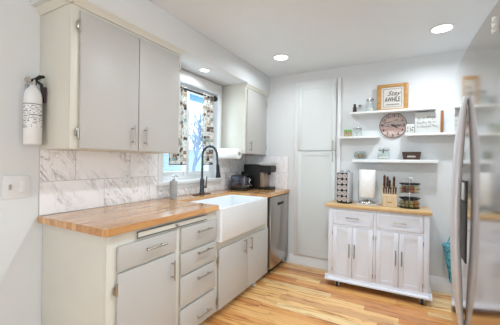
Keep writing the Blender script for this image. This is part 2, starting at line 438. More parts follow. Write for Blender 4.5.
# marble splashback tiles: two courses on the window wall and on the back wall
def tiles(runs, plane):
    m = MB()
    for (a0, a1, z0, z1) in runs:
        g = .0014
        if plane == 'x': m.box(.001, .009, a0+g, a1-g, z0+g, z1-g, .001, 0, 1)
        else: m.box(a0+g, a1-g, YB-.009, YB-.001, z0+g, z1-g, .001, 0, 1)
    return m
zl, zm, zt = .914, 1.117, 1.312
runs = [(.012, .222, zm, zt), (.222, .644, zm, zt), (.644, .93, zm, zt), (.012, .427, zl, zm), (.427, .843, zl, zm), (.843, .93, zl, zm)]
runs += [(.93, 1.15, zl, .992), (1.15, 1.57, zl, .992), (1.57, 1.885, zl, .992)]
runs += [(1.885, 2.10, zm, 1.345), (2.10, YB-.01, zm, 1.345), (1.885, 1.98, zl, zm), (1.98, 2.40, zl, zm), (2.40, YB-.01, zl, zm)]
m = tiles(runs, 'x'); m.box(.0005, .006, .012, .93, zl, zt, 0, 1); m.box(.0005, .006, .93, 1.885, zl, .992, 0, 1); m.box(.0005, .006, 1.885, YB, zl, 1.345, 0, 1)
struct('backsplash_window_wall', m, ['marble', 'grout'])
m = tiles([(.010, .20, zm+.008, 1.330), (.20, .612, zm+.008, 1.330), (.010, .40, zl, zm+.008), (.40, .612, zl, zm+.008)], 'y')
m.box(.002, .613, YB-.006, YB-.0005, zl, 1.332, 0, 1)
struct('backsplash_back_wall', m, ['marble_faint', 'grout'])

# ------------------------------------------------------------------ window over the sink
wroot = bpy.data.objects.new('window_1', None); COL.objects.link(wroot); wroot.location = (0, 1.405, WZ0); ORI[wroot] = Vector((0, 1.405, WZ0)); wroot['kind'] = 'structure'
def wpart(n, mb, mat):
    o = link_mesh(n, mb, mat, ORI[wroot]); o.parent = wroot; ORI[o] = ORI[wroot]; return o
m = MB()
m.box(0, .02, .93, .985, .992, SB-.012, .003); m.box(0, .02, 1.825, 1.885, .992, SB-.012, .003)
m.box(.0005, .019, .932, 1.883, 2.052, SB-.013)
m.box(-.02, .026, .93, 1.885, 2.02, 2.05, .004)
wpart('window_casing', m, 'trim')
m = MB(); m.box(-.10, .034, .925, 1.892, 1.028, 1.062, .005); m.box(0, .016, .93, 1.885, .990, 1.03, .003)
wpart('window_sill', m, 'trim')
m = MB()
m.box(-.13, -.06, WY0, WY0+.035, WZ0, WZ1, .003); m.box(-.13, -.06, WY1-.035, WY1, WZ0, WZ1, .003)
m.box(-.129, -.061, WY0+.002, WY1-.002, WZ0+.001, WZ0+.04); m.box(-.129, -.061, WY0+.002, WY1-.002, WZ1-.04, WZ1-.001)
wpart('window_frame', m, 'white_plastic')
def sash(x, y0, y1):
    m = MB(); w = .042
    m.box(x-.016, x+.016, y0, y0+w, WZ0+.035, WZ1-.035, .004); m.box(x-.016, x+.016, y1-w, y1, WZ0+.035, WZ1-.035, .004)
    m.box(x-.015, x+.015, y0+.002, y1-.002, WZ0+.037, WZ0+.085); m.box(x-.015, x+.015, y0+.002, y1-.002, WZ1-.08, WZ1-.037)
    o = wpart('window_sash', m, 'white_plastic')
    g = MB().box(x-.003, x+.003, y0+w-.005, y1-w+.005, WZ0+.08, WZ1-.075)
    p = link_mesh('glass_pane', g, 'pane', ORI[wroot]); p.parent = o
sash(-.108, WY0+.03, 1.425); sash(-.076, 1.375, WY1-.03)

# view outside: painted eave over the window, neighbour's wall, fence, tree, ground
struct('ground', MB().box(-12, -.2, -4, 10, -.45, -.35), 'ground')
m = MB(); m.box(-.72, -.17, -1.5, 4.5, 2.16, 2.22, .005); m.box(-.76, -.70, -1.5, 4.5, 2.10, 2.30, .005)
struct('eave', m, 'eave')

# ------------------------------------------------------------------ upper cabinets
def crown(m, x, y0, y1, z0, z1, left=False, right=False):
    prof = [(x-.004, z0), (x+.008, z0), (x+.012, z0+.014), (x+.026, z1-.012), (x+.03, z1-.008), (x+.03, z1), (x-.004, z1)]
    m.prism(prof, 'y', y0-(.03 if left else 0), y1)
    if left:
        m.prism([(y0+.004, z0), (y0-.008, z0), (y0-.012, z0+.014), (y0-.026, z1-.012), (y0-.03, z1-.008), (y0-.03, z1), (y0+.004, z1)], 'x', .0, x+.03)
UX = .317
def upper(y0, y1, z0, doors, label, left_crown, handles, hinges):
    t = thing('upper_cabinet', (0, (y0+y1)/2, z0), label, 'cabinet', 'upper kitchen cabinets')
    m = MB(); m.box(.001, UX-.018, y0, y1, z0, SB-.001, .002)
    part('carcass', m, 'cream', t)
    m = MB(); zb, ztp = z0, SB-.002
    ys = [y0] + [v for d in doors for v in d] + [y1]
    m.box(UX-.019, UX, y0, doors[0][0]+.012, zb, ztp, .002); m.box(UX-.019, UX, doors[-1][1]-.012, y1, zb, ztp, .002)
    m.box(UX-.018, UX-.0012, y0+.002, y1-.002, zb+.001, zb+.02); m.box(UX-.018, UX-.0012, y0+.002, y1-.002, 2.07, ztp-.001)
    for a, b in zip(doors, doors[1:]): m.box(UX-.019, UX, a[1]-.012, b[0]+.012, zb, ztp, .002)
    part('face_frame', m, 'cream', t)
    m = MB(); crown(m, UX, y0, y1, 2.098, SB-.001, left_crown); part('crown_molding', m, 'cream', t)
    for i, (a, b) in enumerate(doors):
        d = part('door', MB().box(UX+.0005, UX+.018, a, b, z0+.004, 2.078, .004), 'grey_door', t, 'flat pale grey door')
        hy, hz0, hz1 = handles[i]
        part('handle', bar_pull((UX+.018, hy, (hz0+hz1)/2), (0, 0, 1), hz1-hz0, (1, 0, 0)), 'nickel', d, 'nickel bar handle')
        sy, sd = hinges[i]
        for z in (z0+.09, 1.99): part('hinge', hinge_mb(UX+.013, sy, z, sd), 'nickel', d, 'nickel hinge')
    return t
upper(.010, .864, 1.311, [(.055, .446), (.4515, .832)], 'wide pale grey two-door wall cabinet above the marble tiles left of the window', True,
      [(.395, 1.352, 1.480), (.497, 1.352, 1.480)], [(.050, -1), (.838, 1)])
upper(1.915, 2.475, 1.345, [(1.945, 2.440)], 'narrow single-door wall cabinet right of the window, in the far corner', False,
      [(1.995, 1.375, 1.487)], [(2.446, 1)])
struct('trim_3', MB().box(.0, UX-.002, 2.4755, YB-.0005, 1.345, SB-.001), 'wall')

# ------------------------------------------------------------------ base cabinets
BX = .610
t = thing('base_cabinet', (.3, .5, 0), 'long base cabinet with one door and four stacked drawers under the left butcher block', 'cabinet', 'base kitchen cabinets')
m = MB(); m.box(.004, BX-.02, .032, .960, .085, .874, .002); m.box(.004, .54, .05, .960, 0, .09)
part('carcass', m, 'cream', t)
m = MB(); fx = (BX-.02, BX)
m.box(*fx, .032, .095, .07, .874, .002); m.box(*fx, .505, .565, .07, .874, .002); m.box(*fx, .945, .961, .07, .874, .002); m.box(BX-.019, BX-.0005, .955, .972, .07, .612)
gx = (BX-.018, BX-.0012)
m.box(*gx, .034, .9605, .80, .873); m.box(*gx, .09, .51, .655, .685); m.box(*gx, .034, .970, .071, .095)
for z in (.642, .488, .271): m.box(*gx, .56, .95, z-.018, z+.018)
part('face_frame', m, 'cream', t)
def front(name, y0, y1, z0, z1, hand, hl=None):
    d = part(name, MB().box(BX+.0005, BX+.018, y0, y1, z0, z1, .004), 'grey_door', t, 'pale grey flat '+name)
    part('handle', bar_pull((BX+.018,)+hand[0], hand[1], hand[2], (1, 0, 0)), 'nickel', d, 'nickel bar handle')
    return d
Yv, Zv = (0, 1, 0), (0, 0, 1)
front('drawer', .088, .512, .678, .806, ((.325, .752), Yv, .155))
d = front('door', .088, .512, .088, .664, ((.468, .565), Zv, .125))
for z in (.585, .16): part('hinge', hinge_mb(BX+.013, .083, z, -1), 'nickel', d, 'nickel hinge')
for z0, z1, hz in ((.652, .806, .757), (.498, .634, .618-.012), (.281, .480, .428), (.090, .261, .150)):
    front('drawer', .558, .952, z0, z1, ((.785, hz), Yv, .165))
# pull-out board
m = MB(); m.box(BX+.0005, BX+.010, .212, .832, .822, .856, .001, 0); part('cutting_board', m, 'cream', t, 'pull-out board edge under the worktop')
cb = t.children[-1]
m = MB(); m.box(BX+.009, BX+.0125, .208, .836, .853, .8585); m.box(BX+.009, BX+.0125, .208, .836, .8195, .825); m.box(BX+.009, BX+.0125, .208, .213, .8195, .8585)
part('edge_strip', m, 'dark_metal', cb, 'dark metal edge strip')
m = MB(); m.cyl((BX+.01, .511, .838), (BX+.026, .511, .838), .006, seg=12); m.ball((BX+.03, .511, .838), .012, 0, (.7, 1, 1)); part('knob', m, 'nickel', cb)

t = thing('sink_base_cabinet', (.3, 1.44, 0), 'two-door base cabinet under the white apron-front sink', 'cabinet', 'base kitchen cabinets')
m = MB(); m.box(.004, BX-.02, .974, 1.918, .085, .612, .002); m.box(.004, .54, .974, 1.90, 0, .09)
m.box(.004, BX-.004, 1.826, 1.918, .612, .872)
part('carcass', m, 'cream', t)
m = MB(); m.box(*fx, .973, .998, .06, .612, .002); m.box(*fx, 1.885, 1.920, .06, .872, .002); m.box(*gx, .975, 1.918, .535, .611); m.box(*gx, .975, 1.918, .061, .085); m.box(BX-.017, BX-.002, 1.45, 1.48, .062, .56)
part('face_frame', m, 'cream', t)
d = front('door', .996, 1.4625, .07, .553, ((1.385, .487), Zv, .135))
for z in (.470, .145): part('hinge', hinge_mb(BX+.013, .990, z, -1), 'nickel', d, 'nickel hinge')
d = front('door', 1.4665, 1.905, .07, .553, ((1.500, .487), Zv, .125))
m = MB(); m.cyl((.575, 1.70, .008), (.575, 1.70, .062), .010, seg=12); m.cyl((.575, 1.70, 0), (.575, 1.70, .010), .022, .016, 14); part('leg', m, 'white_plastic', t, 'small white levelling foot')

# ------------------------------------------------------------------ worktop, sink, dishwasher
CZ0, CZ1, CX = .876, .914, .643
poly = [(.0095, 0), (CX, 0), (CX, .960), (.205, .960), (.205, 1.815), (CX, 1.815), (CX, YB-.0095), (.0095, YB-.0095)]
m = MB().prism(poly, 'z', CZ0, CZ1, 0, .003)
solo('countertop', m, 'butcher', (.32, 1.25, CZ0), 'honey butcher block worktop running around the sink to the back corner', 'countertop')

t = thing('farmhouse_sink', (.43, 1.388, .62), 'white apron-front farmhouse sink set into the butcher block', 'sink')
x0, x1, y0, y1, z0, z1, w = .208, .662, .963, 1.812, .62, .888, .024
b = bmesh.new()
def ring(pts, z): return [b.verts.new((p[0], p[1], z)) for p in pts]
def rr(x0, x1, y0, y1, r, n=4):
    pts = []
    for cx, cy, a0 in ((x1-r, y1-r, 0), (x0+r, y1-r, 90), (x0+r, y0+r, 180), (x1-r, y0+r, 270)):
        for k in range(n+1): a = R(a0+90*k/n); pts.append((cx+r*math.cos(a), cy+r*math.sin(a)))
    return pts
rings = [ring(rr(x0+.004, x1-.004, y0+.004, y1-.004, .014), z0), ring(rr(x0, x1, y0, y1, .014), z0+.005), ring(rr(x0, x1, y0, y1, .014), z1-.006), ring(rr(x0+.006, x1-.006, y0+.006, y1-.006, .012), z1),
         ring(rr(x0+w, x1-w, y0+w, y1-w, .03), z1), ring(rr(x0+w+.005, x1-w-.005, y0+w+.005, y1-w-.005, .03), z1-.006), ring(rr(x0+w+.012, x1-w-.012, y0+w+.012, y1-w-.012, .04), z0+.05), ring(rr(x0+w+.04, x1-w-.04, y0+w+.04, y1-w-.04, .05), z0+.03)]
b.faces.new(rings[0][::-1])
for A, B in zip(rings, rings[1:]):
    for k in range(len(A)): b.faces.new((A[k], A[(k+1) % len(A)], B[(k+1) % len(A)], B[k]))
b.faces.new(rings[-1])
m = MB(); m._merge(b); part('basin', m, 'porcelain', t)
part('drain', MB().lathe((.42, 1.39, z0+.0305), [(.045, 0), (.045, .003), (.02, .002)]), 'chrome', t, 'chrome drain')

t = thing('dishwasher', (.32, 2.22, 0), 'stainless steel dishwasher between the sink cabinet and the back wall', 'dishwasher')
part('body', MB().box(.05, .60, 1.935, 2.49, .06, .870), 'dark', t, 'dark tub casing')
m = MB(); m.box(.602, .640, 1.945, 2.470, .085, .868, .006); part('door', m, 'steel', t)
dr = t.children[-1]
part('display', MB().box(.6395, .6425, 2.125, 2.30, .763, .795, .001), 'black', dr, 'small black display window')
part('control_lip', MB().box(.6395, .641, 1.952, 2.463, .838, .8395), 'dark_metal', dr)
part('toe_kick', MB().box(.50, .56, 1.94, 2.49, 0, .085), 'dark', t, 'dark toe kick')
part('side_filler', MB().box(.60, .615, 2.474, YB-.018, 0.02, .870, .002), 'steel', t)

# ------------------------------------------------------------------ pantry
t = thing('pantry_cabinet', (.97, YB-.02, .12), 'tall built-in white pantry with upper and lower panel doors on the back wall', 'cabinet')
yf, yb = YB-.034, YB-.0125
for z0, z1, hz in ((1.400, 2.185, 1.458), (.135, 1.388, 1.325)):
    d = part('door', panel_door(.742, 1.198, z0, z1, yf, yb, .05), 'pantry', t)
    part('handle', bar_pull((1.172, yf, hz), (0, 0, 1), .115, (0, -1, 0), .005), 'nickel', d, 'nickel bar handle')
    for z in (z0+.08, z1-.08):
        m = MB().cyl((.738, yf+.003, z-.03), (.738, yf+.003, z+.03), .005, seg=8); part('hinge', m, 'trim', d)

# ------------------------------------------------------------------ ceiling lights
def downlight(x, y, z, label, power, r=.072):
    t = thing('recessed_light', (x, y, z), label, 'ceiling light', 'recessed ceiling lights')
    part('trim_ring', MB().lathe((x, y, z), [(r+.016, -.0005), (r+.016, -.004), (r+.004, -.010), (r, -.008), (r, -.0005)]), 'white_plastic', t)
    part('lens', MB().lathe((x, y, z), [(r, -.001), (r, -.006), (r*.6, -.0075), (.001, -.008)]), 'lamp', t, 'glowing white lens')
    area('downlight_and_fill', (x, y, z-.014), (0, 0, 0), r*1.7, r*1.7, power, LAMP_C, 'DISK', R(165))
downlight(.747, 1.905, H, 'round recessed light in the ceiling nearest the pantry', LAMP_W*.8)
downlight(2.153, 1.889, H, 'round recessed light in the ceiling nearest the refrigerator', LAMP_W*1.75)
downlight(.192, 1.334, SB, 'round recessed light in the soffit above the sink window', SOFFIT_W, .044)
for x, y, w in ((1.55, .75, 2.7), (3.6, -.9, .8), (3.6, -2.6, .8)):  # added fill lights at ceiling height, out of view, with no fixtures
    area('downlight_and_fill', (x, y, H-.014), (0, 0, 0), .12, .12, LAMP_W*w, LAMP_C, 'DISK', R(165))

# ------------------------------------------------------------------ window dressing
t = thing('curtain_rod', (.07, 1.33, 1.935), 'black curtain rod with ball finial above the sink window', 'curtain rod')
m = MB().cyl((.07, .985, 1.935), (.07, 1.655, 1.935), .009, seg=12); part('pole', m, 'black', t)
m = MB(); m.lathe((0, 0, 0), [(.009, 0), (.02, .006), (.03, .018), (.032, .03), (.024, .048), (.006, .056)], 16); m.xf(Matrix.Translation((.07, 1.648, 1.935)) @ Matrix.Rotation(R(-90), 4, 'X')); part('finial', m, 'black', t)
for y in (1.0, 1.64):
    m = MB(); m.box(.001+.02, .026, y-.012, y+.012, 1.91, 1.96, .002); m.cyl((.024, y, 1.935), (.07, y, 1.935), .006, seg=8); part('bracket', m, 'black', t)
def curtain(y0, y1, label, folds, phase):
    z0, z1 = 1.215, 1.955
    b = bmesh.new(); uvl = b.loops.layers.uv.new('UVMap'); nu, nv = 70, 24; g = []
    for j in range(nv+1):
        v = 0 if j == 0 else .010+(j-1)/(nv-1)*.99; z = z0+(z1-z0)*v; row = []
        for i in range(nu+1):
            u = i/nu; amp = .016*(1-.25*v)
            x = .070 + amp*math.sin(2*PI*folds*u+phase) + .005*math.sin(5.3*u+7*v)
            if .95 < v < .995: x = .070 + (x-.070)*1.0
            row.append(b.verts.new((x, y0+(y1-y0)*u + .008*math.cos(2*PI*folds*u*2+phase), z)))
        g.append(row)
    for j in range(nv):
        for i in range(nu):
            f = b.faces.new((g[j][i], g[j][i+1], g[j+1][i+1], g[j+1][i]))
            for l, (a, c) in zip(f.loops, ((i, j), (i+1, j), (i+1, j+1), (i, j+1))): l[uvl].uv = (a/nu*(y1-y0)*2.2, c/nv*(z1-z0)*1.6)
            f.material_index = 1 if j == 0 else 0
    m = MB(); m.bm = b; m.keep = True
    o = solo('curtain', m, ['curtain', 'ink'], (.07, (y0+y1)/2, z0), label, 'curtain', 'sink window curtains')
    s = o.modifiers.new('thick', 'SOLIDIFY'); s.thickness = .003; s.offset = 0
curtain(.985, 1.215, 'printed cafe curtain at the left of the sink window, partly behind the wall cabinet', 3, .4)
curtain(1.462, 1.632, 'printed cafe curtain at the right of the sink window beside the rod finial', 3, 1.2)

# ------------------------------------------------------------------ left wall fittings
t = thing('light_switch', (0, -.099, 1.03), 'white two-gang light switch plate on the wall left of the cabinets', 'light switch')
part('plate', MB().box(.001, .007, -.164, -.034, 1.031, 1.158, .002), 'white_plastic', t)
m = MB(); m.box(.006, .009, -.138, -.124, 1.08, 1.11, .001); m.box(.008, .020, -.134, -.128, 1.094, 1.108, .001); part('toggle', m, 'off_plastic', t)
m = MB(); m.box(.006, .010, -.088, -.052, 1.063, 1.129, .0015); m.box(.009, .0125, -.083, -.057, 1.068, 1.095, .001); part('rocker', m, 'white_plastic', t)
for y in (-.131, -.070):
    for z in (1.05, 1.142): part('screw', MB().cyl((.006, y, z), (.0082, y, z), .003, seg=8), 'white_plastic', t)

t = thing('fire_extinguisher', (.07, -.055, 1.335), 'white fire extinguisher with black lever hanging beside the upper cabinet', 'fire extinguisher')
ex, ey = .072, -.055; er = .043
m = MB().lathe((ex, ey, 1.333), [(er*.9, 0), (er, .006), (er, .262), (er*.97, .278), (er*.8, .302), (er*.5, .318), (er*.36, .325), (er*.36, .335)], 32); part('cylinder', m, 'white_plastic', t)
cy = t.children[-1]
# label with illegible print: rows of small bars wrapped around the cylinder
m = MB(); random.seed(3)
def arc_bar(m, a0, a1, z0, z1, r, mi=0):
    n = max(2, int((a1-a0)/8)+1); b = bmesh.new(); A = []
    for i in range(n+1):
        a = R(a0+(a1-a0)*i/n); A.append([b.verts.new((ex+q*math.cos(a), ey+q*math.sin(a), z)) for q, z in ((r, z0), (r+.0006, z0), (r+.0006, z1), (r, z1))])
    for p, q in zip(A, A[1:]):
        for k in range(4): b.faces.new((p[k], q[k], q[(k+1) % 4], p[(k+1) % 4]))
    b.faces.new(A[0][::-1]); b.faces.new(A[-1]); m._merge(b, mi)
arc_bar(m, -115, 55, 1.423, 1.562, er+.0002)
lab = part('label', m, 'white_plastic', cy, 'printed instruction label')
m = MB()
arc_bar(m, -110, 50, 1.555, 1.5585, er+.0008); arc_bar(m, -108, -62, 1.42+.005, 1.4275, er+.0008); arc_bar(m, -45, 50, 1.495, 1.4985, er+.0008)
z = 1.545
while z > 1.43:
    a = -108
    while a < 45:
        l = random.choice((5, 7, 9, 14)); 
        if random.random() < (.8 if a < -55 else .55): arc_bar(m, a, min(a+l, 48), z, z+random.choice((.0018, .0026, .0036)), er+.0008)
        a += l+3
    z -= .0095
part('print', m, 'ink', lab, 'dark small print')
m = MB(); m.cyl((ex, ey, 1.665), (ex, ey, 1.695), .017, seg=16); m.cyl((ex, ey, 1.680), (ex+.005, ey-.032, 1.688), .012, seg=12); m.cyl((ex+.005, ey-.032, 1.688), (ex+.02, ey-.034, 1.690), .014, seg=16); part('valve', m, 'chrome', t, 'metal valve with gauge')
m = MB(); m.tube([(ex+.01, ey-.02, 1.685), (ex+.005, ey+.01, 1.70), (ex, ey+.035, 1.722), (ex, ey+.055, 1.728)], [.008, .010, .011, .007], 8); part('lever', m, 'black', t, 'black squeeze lever')
m = MB(); m.tube([(ex+.012, ey-.026, 1.664), (ex+.008, ey+.005, 1.682), (ex+.004, ey+.035, 1.703)], [.007, .008, .006], 8); part('carry_handle', m, 'chrome', t)
m = MB(); m.tube([(ex+.012, ey+.006, 1.692), (ex+.02, ey+.03, 1.675), (ex+.022, ey+.036, 1.64), (ex+.020, ey+.038, 1.602)], [.007, .009, .009, .009], 10); part('hose', m, 'black', t, 'black hose')
part('bracket', MB().box(ex-.012, ex+.012, ey+.051, ey+.064, 1.575, 1.668, .004), 'burgundy', t, 'burgundy mounting bracket'); 
part('wall_hook', MB().box(.001, .03, ey-.012, ey+.012, 1.50, 1.68, .002), 'chrome', t)

def outlet(y0, y1, z0, z1, label):
    t = thing('wall_outlet', (.01, (y0+y1)/2, z0), label, 'outlet', 'outlets on the tiles')
    part('plate', MB().box(.0095, .0155, y0, y1, z0, z1, .002), 'white_plastic', t)
    yc = (y0+y1)/2
    for z in (z0+(z1-z0)*.31, z0+(z1-z0)*.69):
        m = MB(); m.cyl((.015, yc, z), (.0175, yc, z), .016, seg=20); s = part('socket', m, 'white_plastic', t)
        m = MB(); m.box(.0172, .0182, yc-.0075, yc-.005, z-.002, z+.008); m.box(.0172, .0182, yc+.005, yc+.0075, z-.002, z+.008); m.cyl((.0172, yc, z-.008), (.0182, yc, z-.008), .003, seg=8); part('slot', m, 'ink', s)
    return t
outlet(.578, .648, 1.043, 1.170, 'white outlet on the marble tiles under the wide wall cabinet')
outlet(2.335, 2.405, 1.07, 1.19, 'white outlet on the marble tiles behind the coffee maker')

# ------------------------------------------------------------------ on the left worktop and sink
def solid_bottle(): pass
t = thing('soap_dispenser', (.112, 1.018, CZ1), 'grey cylindrical soap dispenser beside the sink', 'soap dispenser')
part('bottle', MB().lathe((.112, 1.018, CZ1), [(.030, 0), (.033, .003), (.033, .155), (.031, .160), (.012, .163), (.012, .166)], 24), 'concrete', t)
m = MB(); m.lathe((.112, 1.018, CZ1+.163), [(.012, 0), (.013, .002), (.013, .018), (.006, .02), (.006, .035), (.010, .036), (.010, .046), (.006, .048)], 14)
m.tube([(.112, 1.018, CZ1+.205), (.125, 1.03, CZ1+.206), (.142, 1.043, CZ1+.200)], [.005, .005, .004], 8); part('pump', m, 'chrome', t, 'chrome pump')

fy, fxx = 1.432, .102
t = thing('kitchen_faucet', (fxx, fy, CZ1), 'dark gunmetal gooseneck faucet with pull-down sprayer behind the sink', 'faucet')
part('deck_plate', MB().box(fxx-.028, fxx+.028, fy-.118, fy+.118, CZ1, CZ1+.008, .004), 'bronze', t, 'bronze deck plate')
m = MB().lathe((fxx, fy, CZ1+.007), [(.028, 0), (.028, .01), (.024, .018), (.022, .05), (.021, .145), (.015, .155), (.013, .16)], 20); part('body', m, 'gunmetal', t)
pts = [(fxx, fy, CZ1+.14), (fxx, fy, 1.20), (fxx, fy, 1.30)]; ra = .090
for k in range(1, 13):
    a = PI*k/12*1.0; pts.append((fxx+ra-ra*math.cos(a), fy, 1.312+ra*math.sin(a)))
pts += [(fxx+2*ra+.004, fy, 1.26), (fxx+2*ra+.008, fy, 1.218)]
part('neck', MB().tube(pts, .0118, 14), 'gunmetal', t)
hx = fxx+2*ra+.008
m = MB(); m.cyl((hx, fy, 1.222), (hx+.006, fy, 1.150), .016, .018, 16, 0, .002); m.cyl((hx+.006, fy, 1.152), (hx+.011, fy, 1.092), .019, .026, 16, 0, .003); part('spray_head', m, 'black', t, 'black spray head')
m = MB(); m.cyl((fxx, fy+.015, .992), (fxx+.012, fy+.055, .992), .014, .016, 14, 0, .002); m.tube([(fxx+.012, fy+.05, .995), (fxx+.014, fy+.053, 1.04), (fxx+.018, fy+.055, 1.095)], [.008, .0065, .0055], 10); part('lever_handle', m, 'dark_metal', t, 'side lever')

# ------------------------------------------------------------------ back corner worktop
t = thing('toaster', (.175, 2.10, CZ1), 'dark polished steel toaster on the worktop in front of the coffee maker', 'toaster', None, R(8))
def rbox(x0, x1, y0, y1, z0, z1, bev, seg=4): return MB().box(x0, x1, y0, y1, z0, z1, bev, 0, seg)
part('shell', rbox(-.10, .10, -.115, .115, .012, .178, .028), 'toaster', t)
sh = t.children[-1]
m = MB(); m.box(-.102, .102, -.117, .117, .004, .022, .004); part('base', m, 'black', t, 'black base')
for x in (-.042, .042): part('bread_slot', MB().box(x-.014, x+.014, -.085, .085, .1765, .1795, .001), 'black', sh)
m = MB(); m.box(.099, .106, -.012, .012, .05, .15, .002); m.box(.102, .122, -.02, .02, .115, .132, .004); m.cyl((.10, .06, .055), (.115, .06, .055), .013, seg=14); m.cyl((.10, -.06, .055), (.115, -.06, .055), .013, seg=14); part('controls', m, 'chrome', t, 'lever and dials')

m = MB(); m.box(.0185, .052, 2.352, 2.388, 1.088, 1.124, .006); m.tube([(.05, 2.37, 1.106), (.075, 2.345, 1.118), (.088, 2.30, 1.10), (.09, 2.26, 1.05), (.06, 2.24, .98), (.05, 2.235, .919)], .005, 8)
solo('power_cord', m, 'black', (.05, 2.3, CZ1), 'black plug and cord rising behind the toaster to the outlet', 'cord')

t = thing('coffee_maker', (.30, 2.345, CZ1), 'black pod coffee maker with silver lid in the back corner', 'coffee maker')
part('tower', MB().box(.115, .345, 2.245, 2.44, CZ1, 1.222, .012), 'black', t)
part('head', MB().prism([(.30, 1.130), (.40, 1.118), (.478, 1.128), (.488, 1.160), (.484, 1.212), (.30, 1.212)], 'y', 2.255, 2.43, 0, .008), 'black', t)
part('lid', MB().box(.295, .490, 2.255, 2.43, 1.210, 1.248, .010), 'off_plastic', t, 'silver lid')
part('front_panel', MB().box(.343, .392, 2.262, 2.425, CZ1+.03, 1.125, .004), 'panel_brown', t, 'brownish grey front panel')
part('drip_tray', MB().box(.335, .482, 2.26, 2.425, CZ1, CZ1+.032, .008), 'black', t)
part('brew_spout', MB().cyl((.430, 2.342, 1.095), (.430, 2.342, 1.125), .018, .026, 14), 'black', t)

t = thing('paper_towel_holder', (.15, 1.855, 1.345), 'under-cabinet paper towel holder arm beside the right wall cabinet', 'paper towel holder')
m = MB(); m.cyl((.004, 1.838, 1.343), (.318, 1.838, 1.343), .006, seg=10); m.cyl((.006, 1.838, 1.343), (.0205, 1.838, 1.343), .03, seg=18); m.cyl((.302, 1.838, 1.343), (.312, 1.838, 1.343), .012, seg=16); m.box(.304, .311, 1.833, 1.914, 1.337, 1.349, .002)
part('bar', m, 'chrome', t)
b = MB().lathe((0, 0, 0), [(.02, 0), (.057, 0), (.0575, .002), (.0575, .262), (.057, .264), (.02, .264), (.02, 0)], 36, 0, False)
b.xf(Matrix.Translation((.030, 1.838, 1.343)) @ Matrix.Rotation(R(90), 4, 'Y'))
t = thing('paper_towel_roll', (.16, 1.85, 1.285), 'white paper towel roll hung under the right wall cabinet by the faucet', 'paper towel roll', 'paper towel rolls')
part('paper', b, 'paper', t)
b = MB().lathe((0, 0, 0), [(.016, -.001), (.0205, -.001), (.0205, .265), (.016, .265), (.016, -.001)], 24, 0, False)
b.xf(Matrix.Translation((.030, 1.838, 1.343)) @ Matrix.Rotation(R(90), 4, 'Y')); part('core', b, 'spice', t, 'brown cardboard core')

# ------------------------------------------------------------------ wall shelves and what stands on them
SHY0, SHY1 = 2.362, YB
def shelf(x0, x1, z1, th, label):
    m = MB().box(x0, x1, SHY0, SHY1-.0005, z1-th, z1, .002)
    return solo('wall_shelf', m, 'trim', ((x0+x1)/2, (SHY0+SHY1)/2, z1-th), label, 'shelf', 'floating wall shelves')
shelf(1.372, 2.160, 1.806, .022, 'white floating shelf at the top, under the wood-framed sign')
shelf(1.254, 1.664, 1.545, .022, 'short white floating shelf left of the clock')
shelf(1.905, 2.55, 1.557, .022, 'white floating shelf right of the clock under the script board')
shelf(1.401, 2.185, 1.297, .032, 'lowest white floating shelf above the cart')
Z1, Z2A, Z2B, Z3 = 1.8065, 1.5455, 1.5575, 1.2975

def jar(name, x, y, z, r, h, label, cat, glass, fill, lid, lid_mat, group=None, fillh=.7, lid_h=.016, lid_r=None):
    t = thing(name, (x, y, z), label, cat, group); lr = lid_r or r*.92
    g = MB().lathe((x, y, z), [(r*.9, 0), (r, .004), (r, h*.86), (r*.85, h*.95), (r*.85, h)], 20); part('jar_body', g, glass, t)
    if fill: part('contents', MB().lathe((x, y, z+.004), [(r*.86, 0), (r*.9, .003), (r*.9, h*fillh), (r*.5, h*fillh+.003)], 18), fill, t)
    if lid: part('lid', MB().lathe((x, y, z+h*.93), [(lr, 0), (lr, lid_h), (lr*.9, lid_h+.003)], 20), lid_mat, t)
    return t
yi = 2.43
m = thing('bottle', (1.410, yi, Z1), 'small dark brown bottle at the left end of the top shelf', 'bottle')
part('bottle_body', MB().lathe((1.410, yi, Z1), [(.020, 0), (.021, .003), (.021, .058), (.012, .070), (.011, .076)], 18), 'brown_glass', m)
part('cap', MB().lathe((1.410, yi, Z1+.074), [(.013, 0), (.013, .02), (.010, .023)], 14), 'black', m, 'black cap')
jar('glass_shaker', 1.462, yi+.01, Z1, .016, .072, 'tiny glass shaker with grey lid beside the brown bottle', 'shaker', 'glass', 'salt', True, 'dark_metal', None, .4)
jar('glass_jar', 1.564, yi, Z1, .038, .128, 'tall glass jar with silver lid beside the wood-framed sign', 'jar', 'glass', 'salt', True, 'chrome', None, .3, .018, .038)
G = 'green-lidded spice jars'
jar('spice_jar', 1.318, yi, Z2A, .0205, .064, 'green-lidded spice jar next to the pantry trim, leftmost on its shelf', 'jar', 'glass', 'spice', True, 'green', G, .8, .018, .021)
jar('spice_jar', 1.364, yi, Z2A, .0205, .064, 'green-lidded spice jar second from the pantry trim, beside the glass shakers', 'jar', 'glass', 'spice', True, 'green', G, .8, .018, .021)
G = 'glass shakers left of the clock'
jar('glass_shaker', 1.415, yi, Z2A, .0215, .078, 'glass shaker with silver lid directly beside the green-lidded jars', 'shaker', 'glass', 'salt', True, 'chrome', G, .4, .018, .022)
jar('glass_shaker', 1.463, yi, Z2A, .0215, .078, 'glass shaker with silver lid on the clock side of its twin', 'shaker', 'glass', 'salt', True, 'chrome', G, .4, .018, .022)

